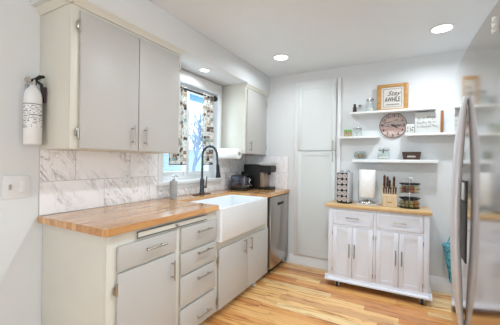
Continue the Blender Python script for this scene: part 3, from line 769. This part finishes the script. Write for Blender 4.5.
t = thing('glass_bowl', (1.474, yi, Z3), 'round glass bowl of beige potpourri on the lowest shelf', 'bowl')
part('bowl', MB().lathe((1.474, yi, Z3), [(.035, 0), (.055, .012), (.068, .036), (.066, .062), (.052, .082), (.046, .086), (.050, .082), (.063, .061), (.065, .037), (.05, .014)], 28), 'glass', t)
m = MB(); random.seed(5)
for k in range(26):
    a = random.uniform(0, 2*PI); q = random.uniform(0, .040); m.ball((1.474+q*math.cos(a), yi+q*math.sin(a), Z3+.022+random.uniform(0, .03)), random.uniform(.009, .016), 0, (1, random.uniform(.6, 1), random.uniform(.5, .9)))
part('potpourri', m, 'potpourri', t); t.children[-1]['kind'] = 'stuff'

t = thing('clip_top_jar', (1.706, yi, Z3), 'square clip-top glass jar in the middle of the lowest shelf', 'jar')
m = MB(); m.box(1.652, 1.760, yi-.054, yi+.054, Z3, Z3+.086, .012, 0, 3); m.lathe((1.706, yi, Z3+.082), [(.050, 0), (.046, .014)], 24); part('jar_body', m, 'glass', t)
m = MB(); m.lathe((1.706, yi, Z3+.098), [(.050, 0), (.053, .004), (.053, .016), (.044, .022)], 24); part('lid', m, 'glass', t)
ld = t.children[-1]
m = MB(); m.tube([(1.706+.053*math.cos(a), yi+.053*math.sin(a), Z3+.097) for a in [2*PI*k/24 for k in range(24)]], .003, 6, 0, True); m.box(1.699, 1.713, yi-.062, yi-.054, Z3+.066, Z3+.110, .002); part('wire_clip', m, 'dark_metal', ld, 'metal wire clip')
part('contents', MB().box(1.660, 1.752, yi-.046, yi+.046, Z3+.006, Z3+.03, .008), 'salt', t)

t = thing('wooden_tray_box', (1.960, yi, Z3), 'small dark wooden box with white label on the lowest shelf', 'box')
b = bmesh.new()
def trap(x0, x1, y0, y1, z): return [b.verts.new(p) for p in ((x0, y0, z), (x1, y0, z), (x1, y1, z), (x0, y1, z))]
rs = [trap(1.888, 2.032, yi-.038, yi+.038, Z3), trap(1.876, 2.044, yi-.046, yi+.046, Z3+.078), trap(1.884, 2.036, yi-.038, yi+.038, Z3+.078), trap(1.896, 2.024, yi-.03, yi+.03, Z3+.012)]
b.faces.new(rs[0][::-1]); b.faces.new(rs[3])
for A, B in zip(rs, rs[1:]):
    for k in range(4): b.faces.new((A[k], A[(k+1) % 4], B[(k+1) % 4], B[k]))
m = MB(); m._merge(b); part('box_body', m, 'dark_wood', t)
m = MB(); m.box(1.925, 1.995, -.0012, 0, Z3+.024, Z3+.060); m.xf(Matrix.Translation((0, yi-.0408, 0)))
lb = part('label_plate', m, 'card', t, 'white paper label')
m = MB(); random.seed(9)
for zz in (.032, .042, .051):
    x = 1.931
    while x < 1.985:
        l = random.uniform(.005, .012); m.box(x, x+l, yi-.0432, yi-.0422, Z3+zz, Z3+zz+.005); x += l+.003
part('lettering', m, 'grey_ink', lb)

# framed sign: "Stay AWHILE"
fx0, fx1, fz0, fz1 = 1.632, 1.926, Z1, Z1+.282
yy = 2.448
t = thing('framed_sign', ((fx0+fx1)/2, yy, fz0), 'square wood-framed sign with black script standing on the top shelf', 'sign')
w = .042; m = MB()
m.box(fx0, fx0+w, yy, yy+.024, fz0, fz1, .002); m.box(fx1-w, fx1, yy, yy+.024, fz0, fz1, .002); m.box(fx0+w, fx1-w, yy, yy+.024, fz0, fz0+w*.6, .002); m.box(fx0+w, fx1-w, yy, yy+.024, fz1-w*.75, fz1, .002)
part('frame', m, 'frame_wood', t)
pn = part('panel', MB().box(fx0+w-.002, fx1-w+.002, yy+.010, yy+.020, fz0+.02, fz1-.025), 'card', t, 'off-white panel')
ix0, ix1, iz0, iz1 = fx0+w+.018, fx1-w-.018, fz0+w*.6+.018, fz1-w*.75-.018
m = MB()
for a in ((ix0, ix1, iz0, iz0+.003), (ix0, ix1, iz1-.003, iz1), (ix0, ix0+.003, iz0, iz1), (ix1-.003, ix1, iz0, iz1)): m.box(a[0], a[1], yy+.008, yy+.011, a[2], a[3])
part('border_line', m, 'grey_ink', pn, 'thin grey border')
def facing(mb, x, y, z): mb.xf(Matrix.Translation((x, y, z)) @ Matrix.Rotation(R(90), 4, 'X')); return mb
xc = (fx0+fx1)/2
part('lettering', facing(text_mb('Stay', .068, .0016, .45, 'CENTER', 1.05), xc+.008, yy+.0085, fz0+.182), 'ink', pn, 'black script word')
part('lettering', facing(text_mb('AWHILE', .070, .0016, 0, 'CENTER', .56, .0008), xc, yy+.0085, fz0+.118), 'ink', pn, 'black capitals')
m = MB(); m.box(xc-.06, xc+.06, yy+.008, yy+.011, fz0+.072, fz0+.0745)
for k in range(9): m.box(xc-.055+k*.0135, xc-.048+k*.0135, yy+.008, yy+.011, fz0+.060, fz0+.070)
part('ornament', m, 'grey_ink', pn, 'small print line')

# wall clock
kx, kz, kr, ky = 1.787, 1.659, .128, YB
t = thing('wall_clock', (kx, ky, kz-kr), 'round rustic wall clock with distressed plank face between the shelves', 'clock')
def disc(m, r, y0, y1, seg=48): m.cyl((kx, y0, kz), (kx, y1, kz), r, seg=seg); return m
fo = part('face', disc(MB(), kr, ky-.002, ky-.018), 'clock', t)
m = MB(); m.tube([(kx+kr*math.cos(a), ky-.018, kz+kr*math.sin(a)) for a in [2*PI*k/48 for k in range(48)]], .0028, 6, 0, True); part('rim', m, 'dark_wood', t)
for n in range(1, 13):
    a = PI/2 - 2*PI*n/12; q = kr*.80
    part('numeral', facing(text_mb(str(n), .042, .001, 0, 'CENTER', .85, .0006), kx+q*math.cos(a), ky-.0186, kz+q*math.sin(a)), 'ink', fo)
def hand(ang, l, w):
    m = MB(); m.prism([(-w, -.02), (w, -.02), (w*1.2, l*.7), (0, l), (-w*1.2, l*.7)], 'y', ky-.023, ky-.0205)
    m.xf(Matrix.Translation((kx, 0, kz)) @ Matrix.Rotation(R(ang), 4, 'Y')); return m
part('hour_hand', hand(124, .060, .0040), 'ink', t); part('minute_hand', hand(88, .088, .003), 'ink', t)
part('hub', disc(MB(), .007, ky-.0185, ky-.025, 16), 'ink', t)

# script board with brown end, and the small card block
sx0, sx1, sy = 1.985, 2.196, 2.425
t = thing('script_board', ((sx0+sx1)/2, sy, Z2B), 'white block board with handwriting and brown wooden end on the right shelf', 'sign')
part('board', MB().box(sx0, sx1+.004, sy, sy+.040, Z2B, Z2B+.212, .002), 'sign_white', t)
bd = t.children[-1]
part('end_strip', MB().box(sx1+.004, sx1+.028, sy-.006, sy+.046, Z2B+.004, Z2B+.218, .002), 'edge_wood', t, 'brown wooden end')
def scribble(x0, x1, z, amp, seed):
    random.seed(seed); m = MB(); x = x0; pts = []
    k = 0
    while x < x1:
        pts.append((x + .003*math.sin(k*1.7), sy-.0006, z + amp*math.sin(k*1.25)*(1.9 if random.random() < .16 else random.uniform(.35, .9)) + (x-x0)*.03)); x += .0032; k += 1
        if random.random() < .05 and len(pts) > 5:
            m.tube(pts, .0013, 5); pts = []; x += .008
    if len(pts) > 2: m.tube(pts, .0013, 5)
    return m
for i, (a, b_, z) in enumerate(((sx0+.025, sx1-.02, .150), (sx0+.02, sx1-.035, .105), (sx0+.02, sx1-.015, .066))):
    part('handwriting', scribble(a, b_, Z2B+z, .012, 11+i), 'ink', bd, 'dark thin handwriting')
t = thing('number_block', (1.945, 2.41, Z2B), 'small white block with black marks beside the script board', 'block')
part('block_body', MB().box(1.908, 1.982, 2.395, 2.43, Z2B, Z2B+.096, .004), 'sign_white', t)
bb = t.children[-1]
m = MB()
for z in (.028, .05, .066): m.ball((1.924, 2.395, Z2B+z), .0055, 0, (1, .2, 1))
m.tube([(1.948, 2.3945, Z2B+.02), (1.945, 2.3945, Z2B+.075)], .0018, 6); m.tube([(1.945, 2.3945, Z2B+.05), (1.960, 2.3945, Z2B+.042), (1.970, 2.3945, Z2B+.028)], .0018, 6)
m.ball((1.968, 2.395, Z2B+.060), .0065, 0, (1, .2, 1)); m.ball((1.962, 2.395, Z2B+.034), .0055, 0, (1, .2, 1))
part('marks', m, 'ink', bb, 'black painted marks')

# ------------------------------------------------------------------ kitchen cart
CF, CBK = 2.105, 2.455     # front and back of the cart body
CTZ = .832
t = thing('kitchen_cart', (1.66, 2.29, 0), 'white kitchen cart with wooden top, two drawers and four doors on casters', 'cart')
cb0, cb1 = 1.220, 2.106
m = MB(); m.box(cb0, cb1, CF+.018, CBK, .085, .800); 
for a, b_ in ((cb0, 1.262), (1.648, 1.670), (2.062, cb1)): m.box(a, b_, CF, CF+.02, .085, .800, .002)
m.box(cb0+.002, cb1-.002, CF+.001, CF+.019, .783, .799); m.box(cb0+.002, cb1-.002, CF+.001, CF+.019, .612, .634); m.box(cb0+.002, cb1-.002, CF+.001, CF+.019, .086, .105)
part('body', m, 'cart', t)
part('top', MB().box(1.186, 2.124, CF-.022, CBK+.008, .803, CTZ, .004), 'cart_top', t, 'pale wooden top')
m = MB(); 
m.prism([(CF+.01, .108), (CF-.004, .108), (CF-.011, .084), (CF-.026, .074), (CF-.026, .060), (CF+.01, .060)], 'x', 1.194, 2.132)
for x, s in ((cb0, -1), (cb1, 1)): m.prism([(x, .108), (x+s*.003, .108), (x+s*.011, .084), (x+s*.026, .074), (x+s*.026, .060), (x, .060)], 'y', CF-.024, CBK)
m.box(cb0, cb1, CF, CBK, .060, .09); part('plinth', m, 'cart', t)
for x0, x1 in ((1.264, 1.646), (1.672, 2.060)):
    d = part('drawer', panel_door(x0, x1, .636, .781, CF-.004, CF+.0175, .03, .006), 'cart', t)
    part('handle', bar_pull(((x0+x1)/2, CF-.004+.001, .708), (1, 0, 0), .125, (0, -1, 0), .0055, .026), 'nickel', d, 'nickel bar handle')
for x0, x1, hx_ in ((1.264, 1.4535, 1.430), (1.4565, 1.646, 1.480), (1.672, 1.8645, 1.841), (1.8675, 2.060, 1.891)):
    d = part('door', panel_door(x0, x1, .107, .610, CF-.004, CF+.0175, .042, .006), 'cart', t)
    part('handle', bar_pull((hx_, CF-.003, .385), (0, 0, 1), .135, (0, -1, 0), .0055, .026), 'nickel', d, 'nickel bar handle')
    for z in (.17, .54):
        hxx = x0-.001 if abs(hx_-x0) > .1 else x1+.001
        part('hinge', MB().cyl((hxx, CF-.005, z-.02), (hxx, CF-.005, z+.02), .003, seg=8), 'nickel', d)
for x in (1.318, 2.056):
    for y in (CF+.012, CBK-.05):
        m = MB(); m.box(x-.016, x+.016, y-.012, y+.022, .050, .0605, .002); m.box(x-.0175, x-.0135, y-.020, y+.014, .016, .055, .001); m.box(x+.0135, x+.0175, y-.020, y+.014, .016, .055, .001)
        c = part('caster', m, 'white_plastic', t, 'pale swivel caster fork')
        m = MB().cyl((x-.012, y-.010, .0255), (x+.012, y-.010, .0255), .0255, seg=24, bev=.003); part('wheel', m, 'rubber', c, 'black rubber wheel')

# pod carousel
px, py = 1.345, 2.285
def local_thing(name, loc, rz, label, cat, group=None):
    t = thing(name, loc, label, cat, group, rz if rz else 1e-6); return t
t = local_thing('pod_carousel', (px, py, CTZ), R(-14), 'black and silver coffee pod carousel at the left end of the cart', 'pod holder')
hw = .060
m = MB(); m.lathe((0, 0, 0), [(.075, 0), (.078, .004), (.078, .012), (.07, .016)], 32); part('turntable', m, 'black', t)
m = MB(); m.box(-hw+.014, hw-.014, -hw+.014, hw-.014, .014, .318, .002); part('core', m, 'black', t)
m = MB()
for sx_ in (-1, 1): m.cyl((sx_*(hw-.006), hw-.006, .014), (sx_*(hw-.006), hw-.006, .318), .007, seg=12)
m.box(hw-.003, hw+.003, -hw+.012, hw-.004, .016, .318, .002); m.cyl((hw-.006, -hw+.012, .014), (hw-.006, -hw+.012, .318), .008, seg=12)
m.box(-hw, hw, -hw+.016, hw, .314, .322, .003)
part('frame', m, 'handle_steel', t, 'silver frame')
m = MB()
for sx_ in (-.035, .035): m.tube([(sx_-.014, 0, .32), (sx_-.013, 0, .334), (sx_, 0, .34), (sx_+.013, 0, .334), (sx_+.014, 0, .32)], .003, 6)
part('top_handle', m, 'black', t)
m = MB()
for r_ in range(5):
    for cx_ in (-.030, .024): m.cyl((cx_, -hw-.0005, .045+r_*.060), (cx_, -hw+.016, .045+r_*.060), .0275, seg=24)
m.box(-hw-.002, hw-.010, -hw+.0005, -hw+.016, .016, .320, .002)
part('pod_ring', m, 'black', t)
# pods (things of their own, seated in the carousel front)
rot = Matrix.Rotation(R(-14), 4, 'Z'); proto = None
names = ('lowest', 'second lowest', 'middle', 'second highest', 'highest')
for r_ in range(5):
    for ci, cx_ in enumerate((-.030, .024)):
        p = Vector((px, py, CTZ)) + rot @ Vector((cx_, -hw-.0018, .045+r_*.060))
        lab_ = 'pinkish foil coffee pod, %s row of the carousel, %s column' % (names[r_], ('left', 'right')[ci])
        if proto is None:
            proto = local_thing('coffee_pod', p, R(-14), lab_, 'coffee pod', 'coffee pods in the carousel')
            m = MB(); m.cyl((0, -.001, 0), (0, .0008, 0), .0235, seg=24); part('foil_lid', m, 'pod', proto)
            m = MB(); m.tube([(.0235*math.cos(a), -.001, .0235*math.sin(a)) for a in [2*PI*k/24 for k in range(24)]], .0018, 6, 0, True); part('rim', m, 'white_plastic', proto)
        else: dup(proto, p, R(-14), lab_)

# standing paper towel on a white mat
tx, ty = 1.566, 2.285
t = solo('tray_mat', MB().prism([(tx-.105, ty-.055), (tx+.02, ty-.095), (tx+.105, ty-.045), (tx+.09, ty+.075), (tx-.09, ty+.075)], 'z', CTZ+.0002, CTZ+.010, 0, .003), 'sign_white', (tx, ty, CTZ), 'white mat under the standing paper towel holder', 'mat')
zb = CTZ+.0102
t = thing('paper_towel_stand', (tx, ty, zb), 'chrome countertop paper towel stand on the white mat', 'paper towel holder')
part('base', MB().lathe((tx, ty, zb), [(.078, 0), (.08, .004), (.08, .014), (.07, .026), (.045, .034), (.012, .040)], 32), 'chrome', t)
part('post', MB().cyl((tx, ty, zb+.02), (tx, ty, zb+.352), .006, seg=10), 'chrome', t)
m = MB(); m.tube([(tx-.072, ty-.03, zb+.01), (tx-.080, ty-.03, zb+.05), (tx-.082, ty-.03, zb+.19), (tx-.079, ty-.03, zb+.235)], .004, 8); part('tension_arm', m, 'chrome', t)
tr_ = thing('paper_towel_roll', (tx, ty, zb+.068), 'white paper towel roll standing upright on the cart', 'paper towel roll', 'paper towel rolls')
m = MB().lathe((0, 0, 0), [(.02, 0), (.076, 0), (.0775, .002), (.0775, .276), (.076, .278), (.02, .278), (.02, 0)], 40, 0, False)
m.box(.0715, .0735, -.0, .055, .003, .275); m.xf(Matrix.Translation((tx, ty, zb+.068))); part('paper', m, 'paper', tr_)
m = MB().lathe((tx, ty, zb+.068), [(.017, .0005), (.0205, .0005), (.0205, .2775), (.017, .2775), (.017, .0005)], 24, 0, False); part('core', m, 'spice', tr_)

# knife block and its knives
nx, ny = 1.774, 2.265
t = local_thing('knife_block', (nx, ny, CTZ), R(6), 'pale wooden knife block in the middle of the cart', 'knife block')
prof = [(-.052, 0), (.055, 0), (.055, .200), (.038, .218), (.004, .148), (-.05, .112)]
part('block_body', MB().prism(prof, 'x', -.064, .064, 0, .004), 'block_wood', t)
part('emblem', MB().box(-.022, .022, -.0535, -.0515, .040, .052), 'frame_wood', t, 'faint brown mark')
rk = Matrix.Translation((nx, ny, CTZ)) @ Matrix.Rotation(R(6), 4, 'Z')
def knife(x, y, z, length, w, lab_, group, dd=Vector((0, -.20, 1)).normalized()):
    t = local_thing('kitchen_knife', rk @ Vector((x, y, z)), R(6), lab_, 'knife', group)
    m = MB(); n = 7; pts = [dd*length*k/(n-1) + Vector((0, 0, .004)) for k in range(n)]
    m.tube(pts, [w*.75, w*.95, w, w*.92, w, w*1.05, w*.7], 8); part('handle', m, 'knife_wood', t)
    h = t.children[-1]
    m = MB(); m.cyl(dd*-.006, dd*.010, w*1.02, seg=10); part('bolster', m, 'chrome', t)
    m = MB(); m.cyl(dd*(length-.004)+Vector((0, 0, .004)), dd*(length+.004)+Vector((0, 0, .004)), w*.8, seg=8); part('end_cap', m, 'chrome', h)
    return t
order = ('leftmost', 'second from left', 'third from left', 'fourth from left', 'fifth from left', 'rightmost')
first = None; G = 'steak knives in the block'
for k in range(6):
    x = -.052+k*.0208
    lab_ = 'brown-handled steak knife in the front row of the knife block, ' + order[k]
    if first is None: first = knife(x, -.030, .128, .066, .0078, lab_, G)
    else: dup(first, rk @ Vector((x, -.030, .128)), R(6), lab_)
G = 'large knives in the block'
knife(-.046, .020, .188, .120, .0115, 'tallest large knife, rear row of the block, nearest the paper towel', G)
knife(-.018, .024, .194, .098, .011, 'large knife standing second in the rear row of the block', G)
knife(.002, .018, .180, .080, .0095, 'short large knife, third in the rear row of the block', G)
knife(.040, .022, .192, .100, .0115, 'large knife alone at the right of the rear row, nearest the spice rack', G)

# two-tier spice carousel
cx_, cy_ = 1.948, 2.275
t = thing('spice_rack', (cx_, cy_, CTZ), 'two-tier round black spice carousel at the right end of the cart', 'spice rack')
rr_ = .086
m = MB().lathe((cx_, cy_, CTZ), [(.070, 0), (.086, .004), (rr_, .012), (.07, .014)], 36); part('base', m, 'black', t)
for z in (CTZ+.146,):
    m = MB().lathe((cx_, cy_, z), [(.02, 0), (rr_, 0), (rr_, .005), (.02, .006)], 36); part('tier', m, 'chrome', t)
m = MB().cyl((cx_, cy_, CTZ+.01), (cx_, cy_, CTZ+.268), .012, seg=14); part('post', m, 'chrome', t)
m = MB()
for z in (CTZ+.096, CTZ+.234):
    m.tube([(cx_+rr_*1.02*math.cos(a), cy_+rr_*1.02*math.sin(a), z) for a in [2*PI*k/36 for k in range(36)]], .0042, 6, 0, True)
for z in (CTZ+.045, CTZ+.185): m.tube([(cx_+rr_*1.02*math.cos(a), cy_+rr_*1.02*math.sin(a), z) for a in [2*PI*k/36 for k in range(36)]], .002, 6, 0, True)
part('hoop', m, 'dark', t, 'dark retaining hoops')
m = MB().tube([(cx_-.028, cy_, CTZ+.262), (cx_-.03, cy_, CTZ+.278), (cx_-.012, cy_, CTZ+.292), (cx_+.012, cy_, CTZ+.292), (cx_+.03, cy_, CTZ+.278), (cx_+.028, cy_, CTZ+.262)], .003, 8); part('carry_handle', m, 'chrome', t)
m = MB().lathe((cx_, cy_, CTZ+.258), [(.020, 0), (.022, .003), (.008, .005)], 20); part('top_cap', m, 'chrome', t)
cols = [(176, 92, 58), (206, 172, 116), (140, 126, 84), (222, 206, 164), (142, 80, 64), (184, 164, 108), (230, 220, 196), (112, 88, 68), (196, 128, 76), (160, 150, 104)]
sm = [paint('spice_contents_%d' % i, c, .8, .2, 160, .2) for i, c in enumerate(cols)]
colname = ('rust-red', 'tan', 'olive', 'cream', 'dark red', 'khaki', 'ivory', 'dark brown', 'orange-brown', 'green-grey')
jn = 0
for tier, zz in (('lower', CTZ+.0145), ('upper', CTZ+.1525)):
    for k in range(10):
        a = R(-90-36*4.5+36*k); idx = (k*3+(5 if tier == 'upper' else 0)) % 10
        x, y = cx_+.062*math.cos(a), cy_+.062*math.sin(a)
        j = thing('spice_jar', (x, y, zz), 'round spice jar with %s contents, %s tier of the spice carousel' % (colname[idx], tier), 'jar', 'jars in the spice carousel')
        part('jar_body', MB().lathe((x, y, zz), [(.017, 0), (.018, .003), (.018, .066), (.014, .072)], 14), 'glass', j)
        part('contents', MB().lathe((x, y, zz+.002), [(.0155, 0), (.0165, .002), (.0165, .054), (.009, .056)], 12), sm[idx], j, colname[idx]+' spice')
        part('lid', MB().lathe((x, y, zz+.070), [(.0165, 0), (.0165, .009), (.014, .011)], 14), 'black', j, 'black lid')

# ------------------------------------------------------------------ refrigerator
FX, FY0, FY1, FZ = 2.154, .19, 1.100, 1.766
t = thing('refrigerator', (2.55, .645, 0), 'tall stainless steel refrigerator at the right with one bowed handle', 'refrigerator')
part('cabinet', MB().box(FX+.062, 2.95, FY0+.004, FY1-.004, .03, FZ-.012, .004), 'off_plastic', t, 'grey cabinet sides')
def fx_at(y): return 2.143 + .075*(y-.74)**2
poly = [(fx_at(FY0+(FY1-FY0)*k/24), FY0+(FY1-FY0)*k/24) for k in range(25)] + [(FX+.058, FY1), (FX+.058, FY0)]
dm = MB().prism(poly, 'z', .10, FZ)
dr = part('door', dm, 'fridge', t, 'reflective stainless door')
m = MB(); m.box(fx_at(.76)-.002, fx_at(.76)+.004, .628, .88, .835, 1.185, .001); ds = part('dispenser', m, 'black', dr, 'dark water dispenser panel')
m = MB(); m.box(fx_at(.76)-.006, fx_at(.76)-.001, .655, .87, 1.10, 1.175, .001); part('control_panel', m, 'off_plastic', ds, 'grey control strip')
hy = .645; n = 22; pts = []
for k in range(n+1):
    s = k/n; z = .548+(1.548-.548)*s; bow = (math.sin(PI*s))**.75
    pts.append((2.143-.006-.030*bow, hy, z))
m = MB(); m.tube(pts, [.010+.0088*min(1, math.sin(PI*k/n)*1.6) for k in range(n+1)], 16)
m.cyl((2.146, hy, .556), (2.134, hy, .556), .010, seg=12); m.cyl((2.146, hy, 1.54), (2.134, hy, 1.54), .010, seg=12)
part('handle', m, 'handle_steel', dr, 'long bowed satin steel handle')
part('kick_grille', MB().box(FX+.05, FX+.10, FY0+.01, FY1-.01, .0, .095, .003), 'dark', t)
m = MB(); random.seed(21)
for k in range(7): m.ball((2.148, .262+.006*math.sin(k*2.1), 1.668+k*.0068), .0075, 0, (.7, 1, .9))
m.box(2.148, 2.1538, .250, .276, 1.664, 1.712, .001)
solo('fridge_magnet', m, 'sign_white', (FX-.002, .263, 1.664), 'small white knobbly magnet high on the refrigerator door', 'magnet')

# teal woven bag hanging on the wall behind the refrigerator
t = thing('hanging_bag', (2.31, YB-.03, .10), 'teal woven bag hanging on the back wall between cart and refrigerator', 'bag')
b = MB(); n = 14; pts = []; rs_ = []
for k in range(n+1):
    s = k/n; pts.append((2.338-.050*s, YB-.066+.004*math.sin(s*9), .135+.355*s)); rs_.append(.042+.014*s+.002*math.sin(s*14))
b.tube(pts, rs_, 18); part('pouch', b, 'teal', t)
m = MB().tube([(2.27, YB-.05, .485), (2.30, YB-.03, .56), (2.315, YB-.012, .60), (2.33, YB-.03, .56), (2.35, YB-.05, .485)], .004, 8); part('strap', m, 'teal', t)
m = MB(); m.cyl((2.315, YB-.0005, .60), (2.315, YB-.03, .605), .005, seg=10); m.cyl((2.315, YB-.0005, .60), (2.315, YB-.006, .60), .014, seg=14)
part('hook', m, 'white_plastic', t)

# ------------------------------------------------------------------ outside the window
t = thing('neighbour_house', (-7.5, 7.0, -.35), 'pale blue clapboard house far outside the sink window', 'house')
m = MB()
m.box(-9, -6.6, 5.2, 12, -.35, 1.75)
for k in range(14): m.box(-6.615, -6.585, 5.2, 12, -.3+k*.145, -.3+k*.145+.13, .01)
part('wall', m, 'outdoor_blue', t)
m = MB(); m.prism([(-9.3, 1.72), (-6.2, 1.72), (-7.8, 2.9)], 'y', 5.0, 12.2); part('roof', m, 'outdoor_white', t)
t = thing('garden_fence', (-3.6, 4.2, -.35), 'white picket fence outside below the sink window', 'fence')
for z in (.05, .58): part('rail', MB().box(-3.66, -3.62, 1.2, 8.2, z, z+.09, .004), 'outdoor_white', t)
for k in range(44):
    y = 1.3+k*.16
    part('picket', MB().prism([(y-.06, -.33), (y+.06, -.33), (y+.06, .72), (y-.06, .72)], 'x', -3.62, -3.60), 'outdoor_white', t)
t = thing('bare_tree', (-4.6, 7.0, -.4), 'pale bare tree seen through the sink window', 'tree')
random.seed(31); m = MB()
def branch(p, d, l, r, depth):
    q = p+d*l; m.tube([p, p+d*l*.5+Vector((random.uniform(-1, 1), random.uniform(-1, 1), 0))*l*.05, q], [r, r*.85, r*.65], 6)
    if depth == 0: return
    for _ in range(3 if depth < 4 else 4):
        nd = (d + Vector((random.uniform(-1, 1), random.uniform(-1, 1), random.uniform(-.25, .7)))*.75).normalized()
        branch(p+d*l*random.uniform(.6, 1), nd, l*random.uniform(.6, .8), r*.6, depth-1)
m.tube([(-4.6, 7.0, -.4), (-4.6, 7.0, .6)], [.10, .08], 8)
branch(Vector((-4.6, 7.0, .5)), Vector((0, .05, 1)).normalized(), .9, .07, 5)
part('branches', m, 'bark', t)
